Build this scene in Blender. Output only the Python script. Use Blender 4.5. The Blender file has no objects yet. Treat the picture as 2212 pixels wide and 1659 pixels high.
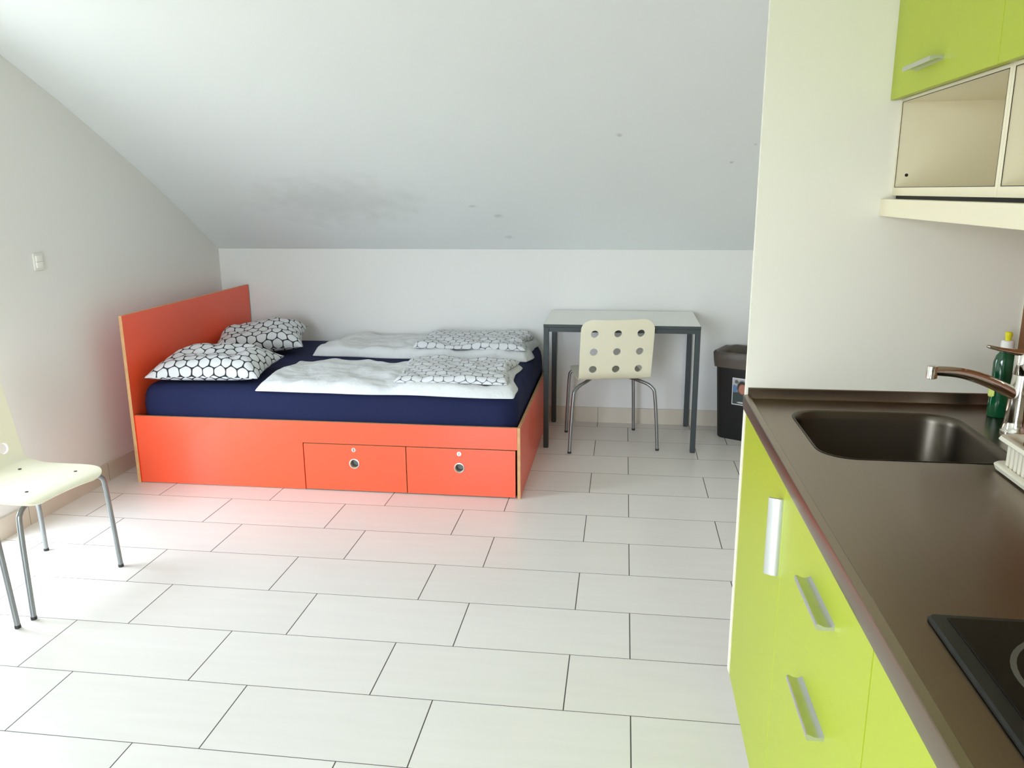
import bpy, bmesh, math, random
from mathutils import Vector, Matrix, noise
random.seed(7)
S = bpy.context.scene
C = S.collection
PI = math.pi

# ------------------------------------------------------------------ camera
yaw, pitch, roll = -0.13813, -0.23567, -0.00663
fwd0 = Vector((math.sin(yaw), math.cos(yaw), 0)); right0 = Vector((math.cos(yaw), -math.sin(yaw), 0))
fwd = fwd0*math.cos(pitch) + Vector((0, 0, 1))*math.sin(pitch)
up0 = right0.cross(fwd)
rt = right0*math.cos(roll) + up0*math.sin(roll)
up = -right0*math.sin(roll) + up0*math.cos(roll)
cam = bpy.data.cameras.new('camera'); cam.sensor_width = 36.0; cam.sensor_fit = 'HORIZONTAL'
cam.lens = 1734.575/2212*36.0; cam.clip_start = 0.02
co = bpy.data.objects.new('camera', cam); C.objects.link(co)
M3 = Matrix((rt, up, -fwd)).transposed()
co.matrix_world = Matrix.Translation((-0.0546, -5.111, 1.514)) @ M3.to_4x4()
S.camera = co

# ------------------------------------------------------------------ view, sky, light
S.view_settings.view_transform = 'Standard'; S.view_settings.look = 'None'
S.view_settings.gamma = 1.0; S.view_settings.use_curve_mapping = False
S.view_settings.exposure = 0.0
S.cycles.max_bounces = 10; S.cycles.diffuse_bounces = 8; S.cycles.glossy_bounces = 4
S.cycles.sample_clamp_indirect = 8.0
WORLD_STRENGTH = 20.0
w = bpy.data.worlds.new('sky'); S.world = w; w.use_nodes = True
wt = w.node_tree; bg = wt.nodes['Background']; bg.inputs[1].default_value = WORLD_STRENGTH
_tc = wt.nodes.new('ShaderNodeTexCoord'); _sp = wt.nodes.new('ShaderNodeSeparateXYZ'); _mr = wt.nodes.new('ShaderNodeMapRange'); _mx = wt.nodes.new('ShaderNodeMix')
_mx.data_type = 'RGBA'; _mr.inputs[1].default_value = -0.06; _mr.inputs[2].default_value = 0.08
wt.links.new(_tc.outputs['Generated'], _sp.inputs[0]); wt.links.new(_sp.outputs[2], _mr.inputs[0]); wt.links.new(_mr.outputs[0], _mx.inputs[0])
_mx.inputs[6].default_value = (0.26, 0.28, 0.27, 1)      # ground and buildings outside
_mx.inputs[7].default_value = (0.84, 0.95, 1.10, 1)      # overcast sky
wt.links.new(_mx.outputs[2], bg.inputs[0])
WIN_Y0, WIN_Y1, WIN_Z0, WIN_Z1 = -2.16, -2.78, 0.03, 2.10
def portal(name, loc, rot, sx, sy):
    l = bpy.data.lights.new(name, 'AREA'); l.shape = 'RECTANGLE'; l.size = sx; l.size_y = sy
    l.energy = 0; l.cycles.is_portal = True
    o = bpy.data.objects.new(name, l); C.objects.link(o); o.location = loc; o.rotation_euler = rot
YFP = -6.58
REAR = (-2.1, -0.7, 0.03, 2.15)      # balcony door behind the camera: x0, x1, z0, z1
portal('window_portal', (-2.98, (WIN_Y0+WIN_Y1)/2, (WIN_Z0+WIN_Z1)/2), (0, -PI/2, 0), WIN_Z1-WIN_Z0, WIN_Y0-WIN_Y1)
portal('rear_door_portal', ((REAR[0]+REAR[1])/2, YFP, (REAR[2]+REAR[3])/2), (PI/2, 0, 0), REAR[1]-REAR[0], REAR[3]-REAR[2])

# ------------------------------------------------------------------ material helpers
def srgb(r, g, b):
    f = lambda c: (c/255/12.92) if c/255 <= 0.04045 else ((c/255+0.055)/1.055)**2.4
    return (f(r), f(g), f(b), 1)
class NT:
    def __init__(s, name):
        s.m = bpy.data.materials.new(name); s.m.use_nodes = True; s.t = s.m.node_tree
        s.b = s.t.nodes['Principled BSDF']
    def n(s, typ, **kw):
        nd = s.t.nodes.new(typ)
        for k, v in kw.items(): setattr(nd, k, v)
        return nd
    def inp(s, sock, v):
        if hasattr(v, 'is_linked') or hasattr(v, 'links'): s.t.links.new(v, sock)
        else: sock.default_value = v
    def math(s, op, a, b=None, c=None):
        nd = s.n('ShaderNodeMath', operation=op); s.inp(nd.inputs[0], a)
        if b is not None: s.inp(nd.inputs[1], b)
        if c is not None: s.inp(nd.inputs[2], c)
        return nd.outputs[0]
    def mix(s, f, a, b):
        nd = s.n('ShaderNodeMix', data_type='RGBA'); s.inp(nd.inputs[0], f); s.inp(nd.inputs[6], a); s.inp(nd.inputs[7], b)
        return nd.outputs[2]
    def pos(s, kind='obj'):
        if kind == 'world': return s.n('ShaderNodeNewGeometry').outputs['Position']
        nd = s.n('ShaderNodeTexCoord'); return nd.outputs['UV' if kind == 'uv' else 'Object']
    def noise(s, vec, scale, detail=3, rough=0.5):
        nd = s.n('ShaderNodeTexNoise'); s.inp(nd.inputs['Vector'], vec); nd.inputs['Scale'].default_value = scale
        nd.inputs['Detail'].default_value = detail; nd.inputs['Roughness'].default_value = rough
        return nd.outputs[0]
    def bump(s, h, strength, dist):
        nd = s.n('ShaderNodeBump'); s.inp(nd.inputs['Height'], h); nd.inputs['Strength'].default_value = strength
        nd.inputs['Distance'].default_value = dist; s.t.links.new(nd.outputs[0], s.b.inputs['Normal'])
    def ramp(s, f, lo, hi):
        nd = s.n('ShaderNodeMapRange'); s.inp(nd.inputs[0], f); nd.inputs[1].default_value = lo; nd.inputs[2].default_value = hi
        return nd.outputs[0]

def simple(name, col, rough=0.5, metal=0.0, var=0.04, nscale=6.0, bump=0.0, bscale=120, bdist=0.002, spec=0.5, coat=0.0, trans=0.0):
    k = NT(name); p = k.pos()
    nz = k.noise(p, nscale)
    dark = tuple(c*(1-var) for c in col[:3]) + (1,); lite = tuple(min(1, c*(1+var)) for c in col[:3]) + (1,)
    k.t.links.new(k.mix(nz, dark, lite), k.b.inputs['Base Color'])
    k.b.inputs['Roughness'].default_value = rough; k.b.inputs['Metallic'].default_value = metal
    k.b.inputs['Specular IOR Level'].default_value = spec; k.b.inputs['Coat Weight'].default_value = coat
    k.b.inputs['Transmission Weight'].default_value = trans
    if bump: k.bump(k.noise(p, bscale, 4), bump, bdist)
    return k.m

M = {}
M['wall'] = simple('wall_paint', srgb(224, 223, 219), 0.75, var=0.012, nscale=2, bump=0.05, bscale=90)
M['ceil'] = simple('ceiling_paint', srgb(225, 229, 229), 0.8, var=0.015, nscale=1.6, bump=0.05, bscale=60)
def ceiling_paint():
    k = NT('ceiling_paint_marked'); p = k.pos('world')
    col = k.mix(k.noise(p, 1.6), srgb(222, 226, 226), srgb(228, 232, 232))
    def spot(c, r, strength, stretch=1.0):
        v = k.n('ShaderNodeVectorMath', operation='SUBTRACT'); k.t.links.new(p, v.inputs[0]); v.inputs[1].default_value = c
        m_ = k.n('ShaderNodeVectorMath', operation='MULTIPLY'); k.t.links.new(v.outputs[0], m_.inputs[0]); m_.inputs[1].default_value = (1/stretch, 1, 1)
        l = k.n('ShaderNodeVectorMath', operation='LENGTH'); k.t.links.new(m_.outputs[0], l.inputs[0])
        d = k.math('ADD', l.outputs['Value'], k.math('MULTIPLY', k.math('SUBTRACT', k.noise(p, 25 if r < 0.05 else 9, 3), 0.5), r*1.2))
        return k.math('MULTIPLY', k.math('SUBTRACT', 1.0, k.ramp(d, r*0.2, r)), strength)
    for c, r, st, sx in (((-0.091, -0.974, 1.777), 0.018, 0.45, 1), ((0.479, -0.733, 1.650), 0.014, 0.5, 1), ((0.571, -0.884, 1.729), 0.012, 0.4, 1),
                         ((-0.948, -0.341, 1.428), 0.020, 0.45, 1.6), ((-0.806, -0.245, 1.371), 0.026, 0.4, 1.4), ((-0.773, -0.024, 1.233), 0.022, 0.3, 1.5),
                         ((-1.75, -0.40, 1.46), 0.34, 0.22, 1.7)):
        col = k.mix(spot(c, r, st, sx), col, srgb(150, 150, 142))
    k.t.links.new(col, k.b.inputs['Base Color']); k.b.inputs['Roughness'].default_value = 0.8
    k.bump(k.noise(p, 60, 4), 0.05, 0.002)
    return k.m
M['ceil'] = ceiling_paint()
M['partition'] = simple('partition_paint', srgb(232, 228, 212), 0.6, var=0.01, nscale=2)
M['bed'] = simple('orange_laminate', srgb(241, 84, 46), 0.34, var=0.02, nscale=3, spec=0.6, coat=0.2)
M['lime'] = simple('lime_laminate', srgb(165, 178, 36), 0.38, var=0.012, nscale=3)
M['limeup'] = M['lime']
M['carcass'] = simple('white_melamine', srgb(226, 217, 188), 0.45, var=0.01)
M['gap'] = simple('painted_gap_shade', srgb(52, 20, 12), 0.8)
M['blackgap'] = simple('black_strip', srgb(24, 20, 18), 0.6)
M['alu'] = simple('brushed_aluminium', srgb(200, 202, 198), 0.32, metal=0.9, var=0.03, nscale=30)
M['lockmetal'] = simple('nickel', srgb(215, 212, 205), 0.3, metal=0.85)
M['tube'] = simple('powder_grey_steel', srgb(140, 143, 142), 0.33, metal=0.85, var=0.03, nscale=20)
M['cup'] = simple('grey_cup', srgb(130, 134, 128), 0.5)
M['rubber'] = simple('dark_rubber', srgb(45, 42, 40), 0.7)
M['shell'] = simple('cream_chair_shell', srgb(226, 221, 196), 0.35, var=0.01)
M['screw'] = simple('dark_screw', srgb(70, 70, 66), 0.4, metal=0.6)
M['tablemetal'] = simple('anthracite_steel', srgb(50, 57, 58), 0.5, var=0.03)
M['tabletop'] = simple('white_table_laminate', srgb(230, 230, 224), 0.4, var=0.01)
M['navy'] = simple('navy_sheet', srgb(24, 31, 66), 0.85, var=0.10, nscale=5, bump=0.6, bscale=8, bdist=0.01, spec=0.25)
M['duvet'] = simple('white_cotton', srgb(212, 213, 213), 0.85, var=0.02, nscale=9, bump=0.9, bscale=17, bdist=0.012, spec=0.2)
M['bin'] = simple('black_bin_plastic', srgb(20, 21, 21), 0.45)
M['bag'] = simple('brown_bin_bag', srgb(88, 80, 72), 0.4, var=0.15, nscale=18, bump=0.8, bscale=40)
M['chrome'] = simple('chrome', srgb(225, 222, 215), 0.07, metal=1.0, var=0.0)
M['basin'] = simple('shaded_basin_steel', srgb(98, 91, 80), 0.36, metal=1.0, var=0.02)  # same steel as the worktop, darkened so the bowl looks shaded
M['rack'] = simple('white_rack_plastic', srgb(226, 220, 200), 0.4)
M['hobglass'] = simple('black_ceramic_glass', srgb(8, 8, 6), 0.10, spec=0.22)
M['hobframe'] = simple('black_hob_frame', srgb(30, 31, 27), 0.35, metal=0.0, spec=0.3)
M['ring'] = simple('grey_zone_print', srgb(86, 86, 78), 0.3)
M['switch'] = simple('white_switch_plastic', srgb(222, 221, 212), 0.35)
M['backsplash'] = simple('brown_backsplash', srgb(134, 82, 42), 0.45, var=0.08, nscale=4)
M['yellowcap'] = simple('yellow_cap', srgb(225, 215, 40), 0.35)
M['whitecap'] = simple('white_cap', srgb(232, 230, 222), 0.4)
M['green'] = simple('green_bottle', srgb(4, 74, 42), 0.12, var=0.05, coat=0.5)
M['limelabel'] = simple('bottle_label', srgb(205, 215, 110), 0.4)
M['plinth'] = simple('plinth_board', srgb(205, 203, 192), 0.5)
M['frame'] = simple('window_frame_paint', srgb(235, 236, 234), 0.35)

def wood_edge():
    k = NT('plywood_edge'); p = k.pos()
    nz = k.noise(p, 22, 4); col = k.mix(nz, srgb(176, 128, 84), srgb(216, 172, 118))
    k.t.links.new(col, k.b.inputs['Base Color']); k.b.inputs['Roughness'].default_value = 0.55
    return k.m
M['ply'] = wood_edge()

def steel():
    k = NT('brushed_steel'); p = k.pos()
    mp = k.n('ShaderNodeMapping'); k.t.links.new(p, mp.inputs[0]); mp.inputs['Scale'].default_value = (220, 3, 60)
    nz = k.noise(mp.outputs[0], 1.0, 3)
    k.t.links.new(k.mix(nz, srgb(137, 122, 107), srgb(143, 128, 113)), k.b.inputs['Base Color'])
    k.b.inputs['Metallic'].default_value = 1.0
    k.b.inputs['Roughness'].default_value = 0.28
    return k.m
M['steel'] = steel()

def tiles():
    k = NT('floor_tiles'); pos = k.pos('world')
    sp = k.n('ShaderNodeSeparateXYZ'); k.t.links.new(pos, sp.inputs[0]); X, Y = sp.outputs[0], sp.outputs[1]
    r = k.math('DIVIDE', k.math('MULTIPLY', Y, -1.0), 0.3)
    row = k.math('FLOOR', r); odd = k.math('FLOORED_MODULO', row, 2.0)
    u = k.math('DIVIDE', k.math('MULTIPLY_ADD', odd, 0.2, X), 0.6)
    fu = k.math('FRACT', u); fv = k.math('FRACT', r)
    du = k.math('MULTIPLY', k.math('MINIMUM', fu, k.math('SUBTRACT', 1.0, fu)), 0.6)
    dv = k.math('MULTIPLY', k.math('MINIMUM', fv, k.math('SUBTRACT', 1.0, fv)), 0.3)
    d = k.math('MINIMUM', k.math('MULTIPLY', du, 0.85), k.math('MULTIPLY', dv, 1.15))
    line = k.math('SUBTRACT', 1.0, k.ramp(d, 0.0012, 0.0019))
    cell = k.n('ShaderNodeCombineXYZ'); k.t.links.new(k.math('FLOOR', u), cell.inputs[0]); k.t.links.new(row, cell.inputs[1])
    wn = k.n('ShaderNodeTexWhiteNoise', noise_dimensions='3D'); k.t.links.new(cell.outputs[0], wn.inputs[0])
    mp = k.n('ShaderNodeMapping'); k.t.links.new(pos, mp.inputs[0]); mp.inputs['Scale'].default_value = (3, 26, 1)
    streak = k.noise(mp.outputs[0], 1.0, 4)
    mm = k.math('ADD', k.math('MULTIPLY', streak, 0.7), k.math('MULTIPLY', wn.outputs[0], 0.3))
    col = k.mix(mm, srgb(212, 207, 200), srgb(226, 222, 216))
    col = k.mix(line, col, srgb(62, 58, 52))
    k.t.links.new(col, k.b.inputs['Base Color'])
    k.t.links.new(k.math('MULTIPLY_ADD', line, 0.4, 0.30), k.b.inputs['Roughness'])
    k.b.inputs['Specular IOR Level'].default_value = 0.5
    k.bump(k.math('SUBTRACT', 1.0, line), 0.3, 0.002)
    return k.m
M['tiles'] = tiles()

def skirting(axis, off):
    k = NT('skirting_tile'); pos = k.pos('world')
    sp = k.n('ShaderNodeSeparateXYZ'); k.t.links.new(pos, sp.inputs[0])
    fu = k.math('FRACT', k.math('DIVIDE', k.math('ADD', sp.outputs[axis], off), 0.6))
    d = k.math('MINIMUM', fu, k.math('SUBTRACT', 1.0, fu))
    line = k.math('SUBTRACT', 1.0, k.ramp(d, 0.0015, 0.0032))
    col = k.mix(k.noise(pos, 6), srgb(196, 186, 170), srgb(208, 199, 184))
    k.t.links.new(k.mix(line, col, srgb(110, 102, 92)), k.b.inputs['Base Color']); k.b.inputs['Roughness'].default_value = 0.35
    return k.m

def cells(name, size, line_lo, line_hi, dark, jitter):
    """irregular rounded pebbles on a hexagonal lattice, dark lines between"""
    k = NT(name); uv = k.pos('uv')
    mp = k.n('ShaderNodeMapping'); k.t.links.new(uv, mp.inputs[0]); mp.inputs['Scale'].default_value = (1/size, 1/size, 1)
    nz = k.n('ShaderNodeTexNoise'); k.t.links.new(mp.outputs[0], nz.inputs['Vector']); nz.inputs['Scale'].default_value = 0.9; nz.inputs['Detail'].default_value = 1
    off = k.n('ShaderNodeVectorMath', operation='MULTIPLY_ADD'); k.t.links.new(nz.outputs[1], off.inputs[0])
    off.inputs[1].default_value = (jitter, jitter, 0); k.t.links.new(mp.outputs[0], off.inputs[2])
    sp = k.n('ShaderNodeSeparateXYZ'); k.t.links.new(off.outputs[0], sp.inputs[0]); x, y = sp.outputs[0], sp.outputs[1]
    S3 = math.sqrt(3)
    def lat(ox, oy):
        a = k.math('ABSOLUTE', k.math('SUBTRACT', k.math('FRACT', k.math('ADD', x, ox)), 0.5))
        b = k.math('ABSOLUTE', k.math('MULTIPLY', k.math('SUBTRACT', k.math('FRACT', k.math('DIVIDE', k.math('ADD', y, oy), S3)), 0.5), S3))
        h = k.math('MAXIMUM', a, k.math('ADD', k.math('MULTIPLY', a, 0.5), k.math('MULTIPLY', b, 0.866)))
        c = k.math('SQRT', k.math('ADD', k.math('MULTIPLY', a, a), k.math('MULTIPLY', b, b)))
        return k.math('ADD', k.math('MULTIPLY', h, 0.5), k.math('MULTIPLY', c, 0.5))
    d = k.math('MINIMUM', lat(0, 0), lat(0.5, S3/2))
    line = k.ramp(d, line_lo, line_hi)
    k.t.links.new(k.mix(line, srgb(208, 209, 210), dark), k.b.inputs['Base Color'])
    k.b.inputs['Roughness'].default_value = 0.85; k.b.inputs['Specular IOR Level'].default_value = 0.2
    k.bump(k.noise(k.pos(), 26, 3), 0.5, 0.003)
    return k.m
M['pillow'] = cells('pebble_print_bold', 0.062, 0.440, 0.468, srgb(44, 44, 48), 0.35)
M['cover'] = cells('pebble_print_fine', 0.056, 0.462, 0.488, srgb(96, 96, 102), 0.45)

def sticker_mat():
    k = NT('bin_sticker_print'); uv = k.pos('uv')
    sp = k.n('ShaderNodeSeparateXYZ'); k.t.links.new(uv, sp.inputs[0]); x, y = sp.outputs[0], sp.outputs[1]
    def blob(cx, cy, rx, ry, soft=0.3):
        a = k.math('DIVIDE', k.math('SUBTRACT', x, cx), rx); b = k.math('DIVIDE', k.math('SUBTRACT', y, cy), ry)
        d = k.math('ADD', k.math('MULTIPLY', a, a), k.math('MULTIPLY', b, b))
        return k.math('SUBTRACT', 1.0, k.ramp(d, 1.0-soft, 1.0+soft))
    col = srgb(176, 178, 176)
    low = k.math('SUBTRACT', 1.0, k.ramp(y, 0.46, 0.54))
    col = k.mix(low, col, srgb(58, 70, 68))
    col = k.mix(blob(0.12, 0.60, 0.16, 0.14), col, srgb(88, 122, 160))
    col = k.mix(blob(0.52, 0.66, 0.27, 0.25), col, srgb(44, 40, 40))
    col = k.mix(blob(0.54, 0.60, 0.20, 0.18), col, srgb(176, 116, 96))
    col = k.mix(blob(0.22, 0.86, 0.10, 0.07), col, srgb(96, 96, 98))
    col = k.mix(blob(0.50, 0.10, 0.22, 0.03), col, srgb(190, 186, 186))
    ex = k.math('MINIMUM', x, k.math('SUBTRACT', 1.0, x)); ey = k.math('MINIMUM', y, k.math('SUBTRACT', 1.0, y))
    edge = k.math('LESS_THAN', k.math('MINIMUM', ex, ey), 0.035)
    k.t.links.new(k.mix(edge, col, srgb(205, 205, 202)), k.b.inputs['Base Color']); k.b.inputs['Roughness'].default_value = 0.4
    return k.m
M['sticker'] = sticker_mat()

# ------------------------------------------------------------------ geometry helpers
def link(name, me, mat, parent=None, sharp=35):
    o = bpy.data.objects.new(name, me); C.objects.link(o)
    if mat is not None:
        me.materials.clear()
        for m in (mat if isinstance(mat, (list, tuple)) else [mat]): me.materials.append(m)
    for p in me.polygons: p.use_smooth = True
    me.set_sharp_from_angle(angle=math.radians(sharp))
    if parent is not None: o.parent = parent
    return o
def obj(name, bm, mat, parent=None, sharp=35, normals=True):
    if normals: bmesh.ops.recalc_face_normals(bm, faces=bm.faces)
    me = bpy.data.meshes.new(name); bm.to_mesh(me); bm.free()
    return link(name, me, mat, parent, sharp)
def thing(name, label, cat, loc=(0, 0, 0), rz=0, group=None):
    o = bpy.data.objects.new(name, None); C.objects.link(o); o.empty_display_size = 0.05
    o.location = loc; o.rotation_euler = (0, 0, rz); o['label'] = label; o['category'] = cat
    if group: o['group'] = group
    return o
def tag(o, label, cat, group=None):
    o['label'] = label; o['category'] = cat
    if group: o['group'] = group
    return o
def struct(o): o['kind'] = 'structure'; return o
def box(bm, x0, x1, y0, y1, z0, z1, bev=0.0, seg=2, mi=0):
    vs = [bm.verts.new((x, y, z)) for x in (x0, x1) for y in (y0, y1) for z in (z0, z1)]
    F = [(0, 1, 3, 2), (4, 6, 7, 5), (0, 4, 5, 1), (2, 3, 7, 6), (0, 2, 6, 4), (1, 5, 7, 3)]
    fs = [bm.faces.new([vs[i] for i in f]) for f in F]
    for f in fs: f.material_index = mi
    if bev:
        bmesh.ops.recalc_face_normals(bm, faces=fs)
        bmesh.ops.bevel(bm, geom=list({e for f in fs for e in f.edges}), offset=bev, segments=seg, affect='EDGES', profile=0.6)
def boxbm(*a, **k):
    bm = bmesh.new(); box(bm, *a, **k); return bm
def tube(bm, pts, r, n=14, caps=True, sm=True):
    pts = [Vector(p) for p in pts]
    if sm and len(pts) > 2:
        out = []
        for i in range(len(pts)-1):
            p0 = pts[max(i-1, 0)]; p1 = pts[i]; p2 = pts[i+1]; p3 = pts[min(i+2, len(pts)-1)]
            for k in range(6):
                t = k/6; out.append(0.5*((2*p1)+(-p0+p2)*t+(2*p0-5*p1+4*p2-p3)*t*t+(-p0+3*p1-3*p2+p3)*t**3))
        out.append(pts[-1]); pts = out
    rr = r if callable(r) else (lambda t: r)
    rings = []; ref = None
    for i, p in enumerate(pts):
        d = (pts[min(i+1, len(pts)-1)]-pts[max(i-1, 0)]).normalized()
        if ref is None: ref = d.orthogonal().normalized()
        ref = (ref-d*ref.dot(d)).normalized(); b = d.cross(ref); q = rr(i/(len(pts)-1))
        rings.append([bm.verts.new(p+(ref*math.cos(a)+b*math.sin(a))*q) for a in [2*PI*j/n for j in range(n)]])
    for a, b in zip(rings, rings[1:]):
        for j in range(n): bm.faces.new((a[j], a[(j+1) % n], b[(j+1) % n], b[j]))
    if caps: bm.faces.new(rings[0][::-1]); bm.faces.new(rings[-1])
def tubebm(*a, **k):
    bm = bmesh.new(); tube(bm, *a, **k); return bm
def lathe(bm, prof, cx=0, cy=0, n=28, axis=None, sx=1, sy=1):
    rings = []
    for r, z in prof:
        rings.append([bm.verts.new((cx+sx*r*math.cos(2*PI*j/n), cy+sy*r*math.sin(2*PI*j/n), z)) for j in range(n)])
    for a, b in zip(rings, rings[1:]):
        for j in range(n): bm.faces.new((a[j], a[(j+1) % n], b[(j+1) % n], b[j]))
    bm.faces.new(rings[0][::-1]); bm.faces.new(rings[-1])
def rrect(x0, x1, y0, y1, r, n=8):
    out = []
    for cx, cy, a0 in ((x1-r, y1-r, 0), (x0+r, y1-r, PI/2), (x0+r, y0+r, PI), (x1-r, y0+r, 1.5*PI)):
        for i in range(n+1):
            a = a0+PI/2*i/n; out.append((cx+r*math.cos(a), cy+r*math.sin(a)))
    return out
def loft(bm, loops, cap0=True, cap1=True):
    R = [[bm.verts.new(p) for p in l] for l in loops]; n = len(R[0])
    for a, b in zip(R, R[1:]):
        for j in range(n): bm.faces.new((a[j], a[(j+1) % n], b[(j+1) % n], b[j]))
    if cap0: bm.faces.new(R[0][::-1])
    if cap1: bm.faces.new(R[-1])
    return R
def L3(l2, z): return [(x, y, z) for x, y in l2]

# ------------------------------------------------------------------ room shell
XL, YB, XR, YF = -2.80, 0.115, 0.97, -6.4
# ceiling profile (y, z): low knee wall, gently bowed roof slope, then flat
prof = [(0.115, 1.146), (-0.10, 1.281), (-0.27, 1.387), (-0.50, 1.520), (-0.72, 1.643), (-1.02, 1.801), (-1.324, 1.955), (-1.676, 2.115), (-2.1, 2.30), (-2.6, 2.50), (-2.95, 2.62), (YF, 2.62)]
bm = boxbm(XL-0.2, XR+0.2, YF-0.2, YB+0.2, -0.15, 0.0); struct(obj('floor', bm, M['tiles']))
bm = bmesh.new()
T = 0.12
lo = []; hi = []
for x in (XL-0.2, XR+0.2):
    lo.append([bm.verts.new((x, y, z)) for y, z in prof[:-1]]); hi.append([bm.verts.new((x, y, z+T)) for y, z in prof[:-1]])
for i in range(len(prof)-2):
    bm.faces.new((lo[0][i], lo[0][i+1], lo[1][i+1], lo[1][i])); bm.faces.new((hi[0][i], hi[1][i], hi[1][i+1], hi[0][i+1]))
    for s in (0, 1): bm.faces.new((lo[s][i], hi[s][i], hi[s][i+1], lo[s][i+1]))
for i in (0, -1): bm.faces.new((lo[0][i], lo[1][i], hi[1][i], hi[0][i]))
box(bm, XL-0.2, XR+0.2, YF, -2.95, 2.62, 2.74)
struct(obj('ceiling', bm, M['ceil'], sharp=25))
struct(obj('wall_back', boxbm(XL-0.2, XR+0.2, YB, YB+0.2, 0, 1.147), M['wall']))
struct(obj('wall_right', boxbm(XR, XR+0.2, YF, YB, 0, 2.9), M['partition']))
# left wall with a balcony door opening
bm = bmesh.new()
def lz(y):
    for (a, za), (b, zb) in zip(prof, prof[1:]):
        if b <= y <= a: return za+(zb-za)*(y-a)/(b-a)
    return 2.62
def slab(bm, y1, y0, zlo, zhi):     # wall piece between y0<y1 under the ceiling
    ys = sorted({y0, y1} | {y for y, z in prof if y0 < y < y1})
    for a, b in zip(ys, ys[1:]):
        za, zb = (min(zhi, lz(a)+0.02), min(zhi, lz(b)+0.02))
        vs = [bm.verts.new(p) for p in ((XL, a, zlo), (XL, b, zlo), (XL, b, zb), (XL, a, za), (XL-0.18, a, zlo), (XL-0.18, b, zlo), (XL-0.18, b, zb), (XL-0.18, a, za))]
        for f in ((0, 1, 2, 3), (4, 7, 6, 5), (3, 2, 6, 7), (0, 4, 5, 1)) + (((0, 3, 7, 4),) if a == y0 else ()) + (((1, 5, 6, 2),) if b == y1 else ()): bm.faces.new([vs[i] for i in f])
slab(bm, YB, WIN_Y0, 0, 9); slab(bm, WIN_Y0, WIN_Y1, WIN_Z1, 9); slab(bm, WIN_Y1, YF, 0, 9); slab(bm, WIN_Y0, WIN_Y1, 0, WIN_Z0)
bmesh.ops.remove_doubles(bm, verts=bm.verts, dist=1e-5)
_wl = struct(obj('wall_left', bm, M['wall'], normals=False))
for p in _wl.data.polygons: p.use_smooth = False
# rear wall behind the camera
bm = bmesh.new()
for a in ((XL-0.2, REAR[0], 0, 2.62), (REAR[1], XR+0.2, 0, 2.62), (REAR[0], REAR[1], 0, REAR[2]), (REAR[0], REAR[1], REAR[3], 2.62)): box(bm, a[0], a[1], YF-0.15, YF, a[2], a[3])
struct(obj('wall_front', bm, M['wall']))
# kitchen side partition, a thin panel reaching the roof
_pb = boxbm(0.289, XR, -2.888, -2.868, 0.10, 2.605); box(_pb, 0.352, XR, -2.888, -2.868, 0, 0.10)
struct(obj('wall_kitchen', _pb, M['partition']))
struct(obj('wall_light_block', boxbm(0.289, XR, -4.82, -4.705, 0, 2.62), M['partition']))  # unseen wall, added to cut bounce light under the wall cabinets
# frames
bm = bmesh.new()
for y in (WIN_Y0, WIN_Y1+0.05): box(bm, XL-0.12, XL-0.06, y-0.05, y, WIN_Z0, WIN_Z1)
box(bm, XL-0.12, XL-0.06, WIN_Y1, WIN_Y0, WIN_Z0, WIN_Z0+0.05); box(bm, XL-0.12, XL-0.06, WIN_Y1, WIN_Y0, WIN_Z1-0.05, WIN_Z1)
struct(obj('window_1', bm, M['frame']))
bm = bmesh.new()
for x in (REAR[0], REAR[1]-0.05): box(bm, x, x+0.05, YF-0.10, YF-0.05, REAR[2], REAR[3])
for z in (REAR[2], REAR[3]-0.05): box(bm, REAR[0], REAR[1], YF-0.10, YF-0.05, z, z+0.05)
struct(obj('window_2', bm, M['frame']))
# skirting
struct(obj('baseboard_back', boxbm(XL+0.012, XR, 0.105, YB, 0, 0.104), skirting(0, 0.2)))
struct(obj('baseboard_left', boxbm(XL, XL+0.012, WIN_Y0, 0.105, 0, 0.098), skirting(1, 0.13)))

# light switch
t = thing('light_switch', 'small white double light switch on the left wall', 'switch', (XL, -1.6255, 1.2045))
obj('switch_frame', boxbm(0, 0.008, -0.032, 0.032, -0.04, 0.04, bev=0.003), M['switch'], t)
for s in (-1, 1): obj('rocker', boxbm(0.006, 0.0125, -0.021, 0.021, 0.001 if s > 0 else -0.029, 0.029 if s > 0 else -0.001, bev=0.002), M['whitecap'], t)

# ------------------------------------------------------------------ bed
bx, by = -1.58, -1.33
t = thing('storage_bed', 'orange storage bed with tall headboard and two drawers', 'bed', (0, 0, 0))
def panel(name, x0, x1, y0, y1, z0, z1, thin, parent=t, mat='bed', bev=0.0012):
    """laminate panel whose narrow edges show plywood; thin = thickness axis 0/1/2"""
    bm = boxbm(x0, x1, y0, y1, z0, z1, bev=bev, seg=1)
    o = obj(name, bm, [M[mat], M['ply']], parent)
    for p in o.data.polygons:
        p.material_index = 0 if abs(p.normal[thin]) > 0.9 else 1
    return o
panel('headboard', -2.617, -2.599, -1.339, 0.098, 0.0, 0.905, 0)
panel('end_panel', -0.556, -0.540, -1.332, 0.098, 0.0, 0.373, 0)
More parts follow.
